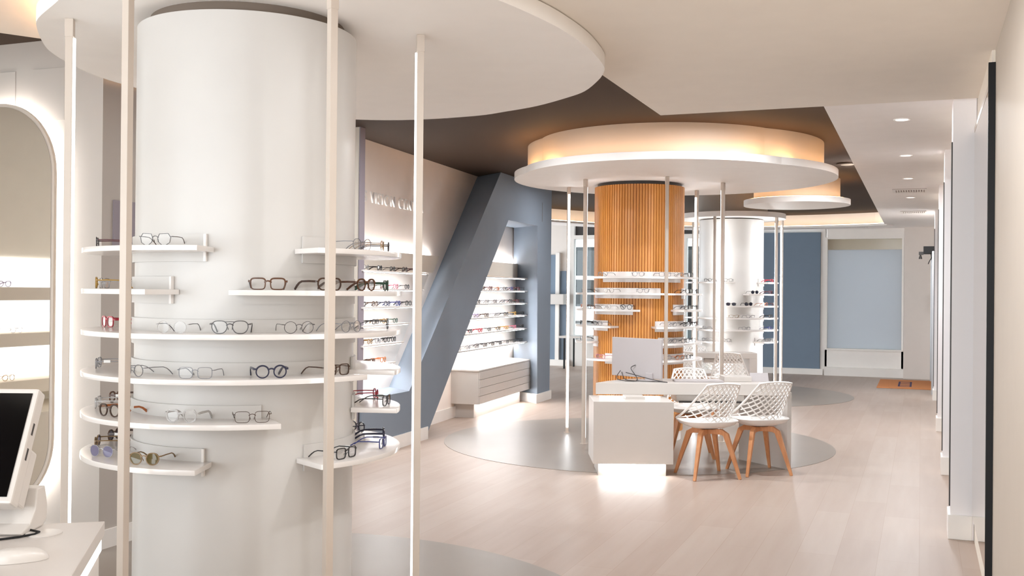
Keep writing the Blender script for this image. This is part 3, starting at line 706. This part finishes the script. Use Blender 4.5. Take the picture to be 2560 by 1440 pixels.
# ------------------------------------------------------------------ pill mirror with halo
def pill(r, z0, z1, cx, y0, y1, n=24):
    P = [(cx+r*math.cos(PI*i/n), z1-r+r*math.sin(PI*i/n)) for i in range(n+1)]+[(cx+r*math.cos(PI+PI*i/n), z0+r+r*math.sin(PI+PI*i/n)) for i in range(n+1)]
    T = Matrix(((1, 0, 0, 0), (0, 0, -1, 0), (0, 1, 0, 0), (0, 0, 0, 1)))
    return MB().prism(P, -y1, -y0, T)
pm = thing('pill_mirror', 'tall pill-shaped wall mirror glowing around its edge, at left', 'mirror', (-5.066, 4.62, .2))
pill(.425, .215, 2.58, -5.066, 4.595, 4.615).build('mirror_body', 'pole', pm, smooth=.5)
pill(.405, .235, 2.56, -5.066, 4.592, 4.594).build('mirror_glass', 'mirror', pm)
ring = MB()
T = Matrix(((1, 0, 0, 0), (0, 0, -1, 0), (0, 1, 0, 0), (0, 0, 0, 1)))
def pl(r):
    n = 24; cx, z0, z1 = -5.066, .215, 2.58; d = .425-r
    return [(cx+r*math.cos(PI*i/n), z1-.425+r*math.sin(PI*i/n)) for i in range(n+1)]+[(cx+r*math.cos(PI+PI*i/n), z0+.425+r*math.sin(PI+PI*i/n)) for i in range(n+1)]
A, B = pl(.395), pl(.375); n = len(A)
vs = [(x, 4.618, z) for x, z in A]+[(x, 4.618, z) for x, z in B]+[(x, 4.632, z) for x, z in A]+[(x, 4.632, z) for x, z in B]
ring.add(vs, [f for i in range(n) for j in [(i+1) % n] for f in ((i, j, n+j, n+i), (2*n+i, 3*n+i, 3*n+j, 2*n+j), (i, 2*n+i, 2*n+j, j), (n+i, n+j, 3*n+j, 3*n+i))])
M['halo'] = emis('mirror_halo_led', (1, .98, .95), 16)
ring.build('led_ring', 'halo', pm)
MB().box(-5.3, -4.83, 4.633, 4.67, .5, 2.3).build('wall_bracket', 'dark', pm)
for x0, x1, lab in ((-4.887, -4.643, 'thin square service panel above the pill mirror, right one'), (-5.4, -5.022, 'thin square service panel above the pill mirror, left one')):
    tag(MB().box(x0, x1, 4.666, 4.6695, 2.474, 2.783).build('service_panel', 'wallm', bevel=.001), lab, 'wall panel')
# lit niche shelves that show in the mirror
ni = thing('lit_shelf_niche', 'backlit shelf niche reflected in the pill mirror', 'shelf niche', (-6.58, 3, .79))
MB().box(-6.6, -6.585, 1.2, 4.6, .79, 1.73).build('backlit_panel', 'panel', ni)
for z in (1.40, 1.05): MB().box(-6.584, -6.35, 1.2, 4.6, z, z+.10).build('shelf_board', 'wallb', ni)
MB().box(-6.584, -6.35, 1.2, 4.6, .69, .79).build('base_board', 'wallb', ni)
MB().box(-6.584, -5.9, 1.2, 4.6, 0, .60).build('base_cabinet', 'walln', ni)
for y, z, sty, col, th, lv in ((3.62, 1.5, 'panto', 'yellow', 'mid', 'upper'), (3.30, 1.5, 'cat-eye', 'purple', 'thick', 'upper'), (3.50, 1.15, 'aviator', 'gunmetal', 'mid', 'middle'), (3.18, 1.15, 'round', 'gunmetal', 'thin', 'middle'),
                          (3.62, .79, 'panto', 'yellow', 'mid', 'lower'), (3.25, .79, 'round', 'yellow', 'mid', 'lower')):
    t = glasses((-6.42, y, z+.001), PI/2, sty, col, th, ('the reflected niche', f'{lv} board reflected in pill mirror'), 0)

# ------------------------------------------------------------------ reception counter at bottom left
E1 = Vector((.585, -.811, 0)); E2 = Vector((-.811, -.585, 0)); DA = Vector((-1.95, 2.11, 0))
TD = Matrix(((E2.x, -E1.x, 0, DA.x), (E2.y, -E1.y, 0, DA.y), (0, 0, 1, 0), (0, 0, 0, 1)))   # x to the left, -y towards the viewer
rc = thing('reception_desk', 'white counter with light strip along its edge, bottom left corner', 'desk', DA)
MB().box(0, 1.5, -1.1, 0, .865, .9, TD).build('counter_top', 'counter', rc, bevel=.002)
MB().box(.012, 1.48, -1.09, -.012, .10, .828, TD).build('body', 'lacq', rc)
MB().box(.06, 1.4, -1.05, -.06, 0, .10, TD).build('plinth', 'lacq', rc)
M['ledband'] = emis('edge_light_band', (1, .98, .95), 3.2)
MB().box(.006, 1.46, -1.08, -.012, .828, .862, TD).build('light_band', 'ledband', rc)
MB().lathe((-1.985, 1.945), [(.001, .9002), (.042, .9002), (.042, .9025), (.038, .9035), (.001, .9035)], 32).build('cable_grommet', 'lacq', rc, smooth=.6)
# till screen
mo = thing('till_screen', 'white till computer with black screen on the counter', 'computer', cw(-1.387, 2.5, .9))
tilt = math.atan2(.13, .233); TS = Matrix(((R0.x, F0.x, 0, 0), (R0.y, F0.y, 0, 0), (0, 0, 1, 0), (0, 0, 0, 1)))
TS = Matrix.Translation(cw(-1.387, 2.47, 1.0)) @ TS @ Matrix.Rotation(-tilt, 4, 'X')
MB().box(-.205, .205, 0, .042, -.014, .282, TS).box(-.2, .2, .035, .085, -.004, .14, TS).build('housing', 'lacq', mo, bevel=.006)
MB().box(-.192, .192, -.002, .0005, .002, .268, TS).build('screen', 'screen', mo)
for z in (.10, .165): MB().box(.2045, .206, .015, .022, z, z+.03, TS).build('usb_port', 'dark', mo)
ns = MB(); prof = [(.06, .0), (-.05, .0), (-.06, .006), (-.01, .02), (.02, .05), (.028, .10), (.07, .10), (.085, .05), (.08, .01)]
T2 = Matrix.Translation(cw(-1.41, 2.56, .9006)) @ Matrix(((R0.x, F0.x, 0, 0), (R0.y, F0.y, 0, 0), (0, 0, 1, 0), (0, 0, 0, 1)))
TP = T2 @ Matrix(((0, 0, 1, 0), (1, 0, 0, 0), (0, 1, 0, 0), (0, 0, 0, 1)))
ns.prism(prof, -.235, .235, TP).build('stand', 'lacq', mo, bevel=.004)
cab_ = MB().tube([(-2.16, 1.93, .905), (-2.09, 1.93, .905), (-2.03, 1.945, .905), (-1.99, 1.935, .906), (-1.985, 1.915, .905), (-2.0, 1.88, .904), (-2.03, 1.83, .904), (-2.08, 1.78, .904)], .0028, 8).build('cable', 'black', smooth=1)
tag(cab_, 'black cable looping over the white counter', 'cable')
ms = thing('computer_mouse', 'white computer mouse on the counter at bottom left', 'mouse', (-1.845, 1.73, .9))
mm = MB(); vs = []; nu, nv = 20, 8
ax = cw(1, 0).normalized(); ay = cw(0, 1).normalized(); mc = Vector((-1.835, 1.735, .9005)); ax, ay = (ax*.85+ay*.5).normalized(), (ay*.85-ax*.5).normalized()
for j in range(nv+1):
    ph = j/nv*PI/2
    for i in range(nu):
        t = 2*PI*i/nu; cxx, cyy = math.cos(t), math.sin(t)
        vs.append(mc+ax*(.056*math.copysign(abs(cxx)**.8, cxx)*math.cos(ph)**.5)+ay*(.03*math.copysign(abs(cyy)**.8, cyy)*math.cos(ph)**.5)+Vector((0, 0, .027*math.sin(ph)*(1-.25*cxx*math.cos(ph)))))
mm.add(vs, [(j*nu+i, j*nu+(i+1) % nu, (j+1)*nu+(i+1) % nu, (j+1)*nu+i) for j in range(nv) for i in range(nu)]+[tuple(range(nu-1, -1, -1))])
mm.build('shell', 'lacq', ms, smooth=1)

# ------------------------------------------------------------------ consulting desk by the wood column
TCam = Matrix(((R0.x, F0.x, 0, 0), (R0.y, F0.y, 0, 0), (0, 0, 1, 0), (0, 0, 0, 1)))
dk = thing('consulting_desk', 'white desk with lit cabinet base in front of the wood-slat column', 'desk', cw(1.5, 8.9))
MB().prism([(.72, 8.86), (2.38, 8.88), (2.20, 9.40), (1.1, 9.36), (.84, 9.07)], .632, .73, TCam).build('desktop', 'lacq', dk, bevel=.003)
MB().box(.672, 1.325, 8.46, 8.98, .105, .612, TCam).build('cabinet', 'lacq', dk, bevel=.003)
MB().box(.72, 1.275, 8.53, 8.95, 0, .105, TCam).build('plinth', 'lacq', dk)
MB().box(.735, 1.26, 8.507, 8.52, .09, .104, TCam).build('led_strip', 'ledt', dk)
MB().box(.955, 1.115, 8.66, 8.90, .612, .632, TCam).build('riser_block', 'lacq', dk)
MB().box(.76, 1.28, 8.94, 8.955, .626, .631, TCam).build('led_strip', 'led4', dk)
MB().prism([(2.36, 8.885), (2.40, 8.90), (2.10, 9.42), (2.06, 9.40)], 0, .66, TCam).build('end_panel', 'lacq', dk, bevel=.002)
MB().box(1.42, 2.0, 8.93, 9.25, .565, .625, TCam).build('keyboard_tray', 'lacq', dk, bevel=.002)
MB().box(1.44, 1.98, 8.92, 8.94, .56, .575, TCam).build('tray_gap', 'dark', dk)
mn = thing('monitor', 'large white all-in-one monitor seen from behind on the desk', 'monitor', cw(1.1, 9.22, .73))
ang = math.atan2(9.0-9.42, 1.298-.925); TM = TCam @ Matrix.Translation((1.11, 9.22, 0)) @ Matrix.Rotation(ang, 4, 'Z')
MB().box(-.29, .29, -.008, .016, .752, 1.098, TM).build('housing', 'grey', mn, bevel=.006)
MB().box(-.283, .283, .0155, .0175, .762, 1.09, TM).build('screen', 'screen', mn)
MB().box(.12, .20, -.022, .0, .735, .80, TM).build('stand_arm', 'grey', mn, bevel=.004)
MB().box(.06, .26, -.07, .05, .7306, .738, TM).build('stand_foot', 'grey', mn, bevel=.003)
cb = MB()
def smooth_path(P, k=5):
    out = []; n = len(P)
    for i in range(n-1):
        p0, p1, p2, p3 = (Vector(P[min(max(i+j-1, 0), n-1)]) for j in range(4))
        for q in range(k):
            t = q/k
            out.append(.5*((2*p1)+(p2-p0)*t+(2*p0-5*p1+4*p2-p3)*t*t+(3*p1-p0-3*p2+p3)*t**3))
    return out+[Vector(P[-1])]
for pts in ([(.98, 9.34, .80), (.93, 9.2, .745), (.98, 9.05, .735), (1.08, 9.02, .735), (1.10, 9.14, .76), (1.06, 9.22, .83), (1.10, 9.21, .86)],
            [(.99, 9.30, .79), (1.0, 9.16, .74), (1.06, 9.05, .735), (1.16, 9.0, .735), (1.26, 8.97, .735), (1.32, 8.93, .735)],
            [(1.02, 9.26, .79), (1.1, 9.12, .775), (1.2, 9.0, .755), (1.30, 8.95, .737), (1.34, 8.92, .735)]):
    P = [TCam @ Vector(p) for p in smooth_path(pts)]
    cb.tube(P, .0035, 6)
tag(cb.build('monitor_cable', 'dark', smooth=1), 'loose grey cables lying on the desk below the monitor', 'cable')
tag(MB().box(1.42, 1.84, 9.0, 9.16, .7304, .745, TCam).build('keyboard', 'grey', bevel=.003), 'flat grey keyboard lying on the white desk', 'keyboard')
tag(MB().box(1.86, 2.10, 9.08, 9.30, .7304, .775, TCam).build('printer', 'lacq', bevel=.004), 'low white printer box on the right of the desk', 'printer')
TT = TCam @ Matrix.Translation((2.18, 9.12, .7304)) @ Matrix.Rotation(-.5, 4, 'X')
tag(MB().box(-.08, .08, 0, .008, 0, .085, TT).build('tablet', 'grey', bevel=.002), 'small grey tablet leaning at the right desk end', 'tablet')

# second desk by the farther column
d2 = thing('consulting_desk', 'white desk in front of the farther white column', 'desk', cw(2.8, 13.6))
MB().box(2.38, 3.18, 13.45, 13.8, .66, .73, TCam).build('desktop', 'lacq', d2, bevel=.003)
MB().box(3.08, 3.18, 13.45, 13.8, 0, .66, TCam).build('end_panel', 'lacq', d2)
MB().box(2.40, 2.46, 13.45, 13.6, 0, .66, TCam).build('end_panel', 'lacq', d2)
MB().box(2.5, 3.0, 13.5, 13.75, .6, .655, TCam).build('drawer', 'lacq', d2, bevel=.002)

# ------------------------------------------------------------------ chairs (front is +y)
def chair_shell(u, v):
    w = .232-.094*v; q = abs(u)**2.4
    yc, zc = -.185-.135*v, .462+.315*v-.02*v*(1-v)
    ys, zs = .10-.40*v**.8, .475+.297*v
    return Vector((w*u, yc+(ys-yc)*q, zc+(zs-zc)*q*.9))
def make_chair(label, group):
    t = thing('lattice_chair', label, 'chair', (0, 0, 0), group)
    # seat pan
    m = MB(); n = 32; rings = [(0, .438), (.5, .437), (.85, .447), (1.0, .468), (1.02, .462), (.9, .432), (.6, .405), (.3, .398), (0.001, .397)]
    vs = []
    for r, z in rings:
        for i in range(n):
            a = 2*PI*i/n; c, s = math.cos(a), math.sin(a)
            x = .235*math.copysign(abs(c)**.72, c)*r; y = .215*math.copysign(abs(s)**.72, s)*r+.01
            vs.append((x, y, z-(.018*max(0, s)**2 if .8 < r else 0)))
    m.add(vs, [(k*n+i, k*n+(i+1) % n, (k+1)*n+(i+1) % n, (k+1)*n+i) for k in range(len(rings)-1) for i in range(n)])
    child(m, 'seat', 'plast', t, smooth=1.2)
    # lattice back
    m = MB(); N = 10; seg = 9
    for k in range(-N, N+1):
        for d in (-1, 1):
            P = []
            for j in range(seg+1):
                v = j/seg; u = k/4+d*(v-.5)*1.5
                if -1.0 <= u <= 1.0: P.append(chair_shell(u, v))
                
            if len(P) > 1 and k % 1 == 0: m.tube(P, .0058, 6)
    child(m, 'back_lattice', 'plast', t, smooth=1)
    m = MB(); rim = [chair_shell(-1, v/8) for v in range(9)]+[chair_shell(-1+2*i/12, 1)+Vector((0, 0, .008*math.sin(PI*i/12))) for i in range(1, 12)]+[chair_shell(1, 1-v/8) for v in range(9)]
    m.tube(rim, .009, 8); child(m, 'back_rim', 'plast', t, smooth=1)
    # legs
    for sx in (-1, 1):
        for sy in (-1, 1):
            m = MB().tube([(.012*sx, .012*sy, .372), (.085*sx, .085*sy, .372), (.112*sx, .112*sy, .352), (.155*sx, .155*sy, .18), (.198*sx, .198*sy, 0)],
                          [(.017, .020), (.017, .022), (.018, .022), (.015, .016), (.011, .011)], 4)
            child(m, 'leg', 'beech', t, bevel=.003)
    child(MB().box(-.035, .035, -.035, .035, .35, .392), 'hub', 'beech', t, bevel=.004)
    child(MB().lathe((0, 0), [(.02, .392), (.08, .394), (.08, .401), (.02, .401)], 20), 'swivel_plate', 'dark', t)
    return t
def dup(r, loc, rz, label):
    c = r.copy(); COL.objects.link(c); c.location = loc; c.rotation_euler = (0, 0, rz); c['label'] = label
    for ch in r.children:
        d = ch.copy(); COL.objects.link(d); d.parent = c
    return c
def chyaw(a, d): v = R0*a+F0*d; return math.atan2(v.y, v.x)-PI/2
ch = make_chair('white lattice-back chair with wooden legs, left front one at the desk', 'white lattice-back chairs')
ch.location = cw(1.615, 8.54); ch.rotation_euler = (0, 0, chyaw(-.22, .9))
dup(ch, cw(2.085, 8.74), chyaw(-.2, .9), 'white lattice-back chair with wooden legs, right front one by the end panel')
dup(ch, cw(1.66, 9.60), chyaw(-.1, -1), 'white lattice-back chair behind the desk, facing the viewer')
dup(ch, cw(2.70, 12.85), chyaw(.25, .9), 'white lattice-back chair with its back turned, before the second desk, right one')
dup(ch, cw(2.18, 13.05), chyaw(.3, .9), 'white lattice-back chair before the second desk, left one')
dup(ch, cw(2.50, 13.88), chyaw(0, -1), 'distant white chair peeking over the second desk')

# ------------------------------------------------------------------ small fittings
for i, y in enumerate((7.69, 9.676, 11.589, 13.859)):
    t = thing('downlight', ['nearest', 'second nearest', 'third nearest', 'fourth nearest'][i]+' round white downlight in the pale ceiling strip', 'ceiling light', (-.133, y, 2.7), 'round downlights in a row')
    MB().lathe((-.133, y), [(.04, 2.719), (.052, 2.716), (.056, 2.712), (.056, 2.7195)], 28).build('trim_ring', 'white', t, smooth=.6)
    MB().lathe((-.133, y), [(.001, 2.7135), (.042, 2.7135), (.042, 2.719), (.001, 2.719)], 28).build('diffuser', 'dlight', t)
for x, y, lab in ((-1.22, 8.05, 'round brown recessed spot in the dark ceiling, nearer one'), (-.77, 12.02, 'round brown recessed spot at the dark ceiling edge, farther one')):
    t = thing('ceiling_spot', lab, 'ceiling spot', (x, y, 2.94), 'recessed spots in the brown ceiling')
    MB().sector((x, y), .07, .115, 0, 360, 2.935, 2.949, 32).build('trim_ring', 'brown', t, smooth=.5)
    MB().lathe((x, y), [(.001, 2.925), (.07, 2.93), (.07, 2.949), (.001, 2.949)], 28).build('lamp_face', 'wallb', t, smooth=.5)
for (x0, x1, y0, y1), lab in (((-.32, .05, 12.75, 13.1), 'square slatted air grille in the pale ceiling, nearer one'), ((-.29, .06, 16.1, 16.45), 'square slatted air grille in the pale ceiling, farther one'), ((-1.3, -.9, 19.55, 19.75), 'thin air grille above the frosted window')):
    t = thing('air_grille', lab, 'air vent', ((x0+x1)/2, (y0+y1)/2, 2.71), 'ceiling air grilles')
    MB().box(x0, x1, y0, y1, 2.715, 2.7195).build('backing', 'vent', t)
    g = MB()
    for k in range(12): g.box(x0+.02+(x1-x0-.04)*k/12, x0+.02+(x1-x0-.04)*(k+.5)/12, y0+.015, y1-.015, 2.708, 2.715)
    g.build('slats', 'white', t)
    MB().box(x0, x0+.02, y0, y1, 2.706, 2.7145).box(x1-.02, x1, y0, y1, 2.706, 2.7145).box(x0+.02, x1-.02, y0, y0+.015, 2.706, 2.7145).box(x0+.02, x1-.02, y1-.015, y1, 2.706, 2.7145).build('frame', 'white', t)
mt = thing('door_mat', 'orange coir door mat with dark blue printed mark', 'door mat', (-.25, 18.7, 0))
MB().box(-.66, .175, 17.78, 19.48, .0005, .015).build('mat', 'coir', mt, bevel=.003)
pr = MB(); x0, x1, y0, y1 = -.345, -.135, 18.05, 19.05
for b_ in ((x0, x1, y0, y0+.06), (x0, x1, y1-.06, y1), (x0, x0+.03, y0, y1), (x1-.03, x1, y0, y1)): pr.box(*b_, .0151, .0158)
for k in range(4): pr.prism([(x0+.03, y0+.12+k*.2), (x1-.03, y0+.2+k*.2), (x1-.03, y0+.25+k*.2), (x0+.03, y0+.17+k*.2)], .0151, .0158)
pr.build('printed_mark', 'inkblue', mt)
dr = struct('door_2', MB().box(.15, .19, 16.95, 17.0, 0, 2.12).box(.15, .19, 19.4, 19.45, 0, 2.12).box(.15, .19, 16.95, 19.45, 2.12, 2.17), 'steel', 'narrow metal framed glass entrance door on the right near the mat', 'door')
sub(MB().box(.167, .173, 17.0, 19.4, .03, 2.12).build('door_glass', 'glass'), dr)
struct('wall_right_far', MB().box(.34, 1.4, 16.3, 19.95, 0, 2.72), 'wallw', 'pale wall beside the entrance door')
op = thing('door_operator', 'black door operator box with a small sensor, high on the right', 'door operator', (.1, 18, 2.1))
MB().box(.03, .20, 17.9, 18.3, 2.17, 2.285).build('housing', 'black', op, bevel=.004)
MB().box(-.04, .03, 17.95, 18.02, 2.15, 2.20).build('sensor_arm', 'dark', op)
MB().lathe((-.015, 17.985), [(.01, 2.15), (.024, 2.10), (.027, 2.085), (.001, 2.085)], 16).build('sensor', 'dark', op, smooth=.8)
MB().tube([(.14, 17.95, 2.17), (.15, 17.93, 2.1), (.12, 17.93, 2.05), (.1, 17.94, 2.0)], .006, 6).build('wire', 'black', op)
# things seen by the far shop window
tb = thing('window_table', 'small white table with thin black legs by the far shop window', 'table', (-6.2, 19.6, 0))
MB().box(-6.6, -5.4, 19.3, 20.0, .60, .64).build('tabletop', 'lacq', tb)
for x in (-6.5, -5.5):
    for y in (19.35, 19.95): MB().box(x-.015, x+.015, y-.015, y+.015, 0, .60).build('leg', 'black', tb)
vn = thing('van', 'white van parked outside the far shop window', 'van', (-8, 25, 0))
MB().prism([(-11.5, .35), (-5.9, .35), (-5.75, .8), (-6.6, 1.15), (-7.3, 1.9), (-11.5, 1.95)], -26.6, -24.7, T).build('body', 'white', vn, bevel=.06)
MB().prism([(-6.75, 1.15), (-7.35, 1.8), (-8.2, 1.82), (-8.2, 1.15)], -24.705, -24.68, T).build('side_window', 'screen', vn)
MB().box(-11.4, -6.2, 24.67, 24.69, .72, .79).build('side_trim', 'dark', vn)
for x in (-6.75, -10.4):
    w_l = MB(); Tw = Matrix.Translation((x, 24.62, .33)) @ Matrix.Rotation(PI/2, 4, 'X')
    q = MB().lathe((0, 0), [(.001, -.1), (.2, -.1), (.32, -.09), (.33, 0), (.32, .09), (.2, .1), (.001, .1)], 28); q.v = [tuple(Tw @ Vector(p)) for p in q.v]
    wo = q.build('wheel', 'black', vn, smooth=.8)
    q = MB().lathe((0, 0), [(.001, .101), (.19, .101), (.19, .11), (.001, .12)], 20); q.v = [tuple(Tw @ Vector(p)) for p in q.v]
    hb = q.build('hubcap', 'steel', smooth=.8); hb.parent = wo
name_all()

# ------------------------------------------------------------------ light
wd = bpy.data.worlds.new('world'); scn.world = wd; wd.use_nodes = True
nt = wd.node_tree; nt.nodes.clear()
ow = nt.nodes.new('ShaderNodeOutputWorld'); bg = nt.nodes.new('ShaderNodeBackground')
bg.inputs[0].default_value = (.88, .945, 1, 1); bg.inputs[1].default_value = 3.25
nt.links.new(bg.outputs[0], ow.inputs[0])
def beam(name, x, y, z, power, col=(.95, .97, 1)):
    l = bpy.data.lights.new(name, 'AREA'); l.shape = 'DISK'; l.size = .1; l.energy = power; l.color = col
    o = bpy.data.objects.new(name, l); COL.objects.link(o); o.location = (x, y, z); return o
for y, e in ((7.69, 7), (9.676, 8), (11.589, 11), (13.859, 16), (16.6, 19)): beam('downlight_and_fill_beam', -.133, y, 2.705, e)
for x, y, e in ((-.6, 4.1, 5), (-.5, 3.3, 10), (-.5, 2.0, 8), (-.3, .4, 10)): beam('downlight_and_fill_beam', x, y, 2.68, e)  # added fill lamps without fixtures, brightening the near wall, pier and soffit
for x, y, e in ((-1.22, 8.05, 24), (-.77, 12.02, 24), (-3.3, 7.3, 34), (-3.9, 12.9, 12)): beam('spot_and_fill_beam', x, y, 2.915, e)  # left-hand ones are added fill lamps without fixtures, hidden above the discs

scn.view_settings.view_transform = 'Standard'; scn.view_settings.look = 'None'
scn.view_settings.exposure = .97; scn.view_settings.gamma = 1; scn.view_settings.use_curve_mapping = False
scn.cycles.use_denoising = True
scn.cycles.max_bounces = 10; scn.cycles.diffuse_bounces = 6; scn.cycles.transparent_max_bounces = 24
scn.cycles.caustics_reflective = False; scn.cycles.caustics_refractive = False
scn.cycles.sample_clamp_indirect = 6
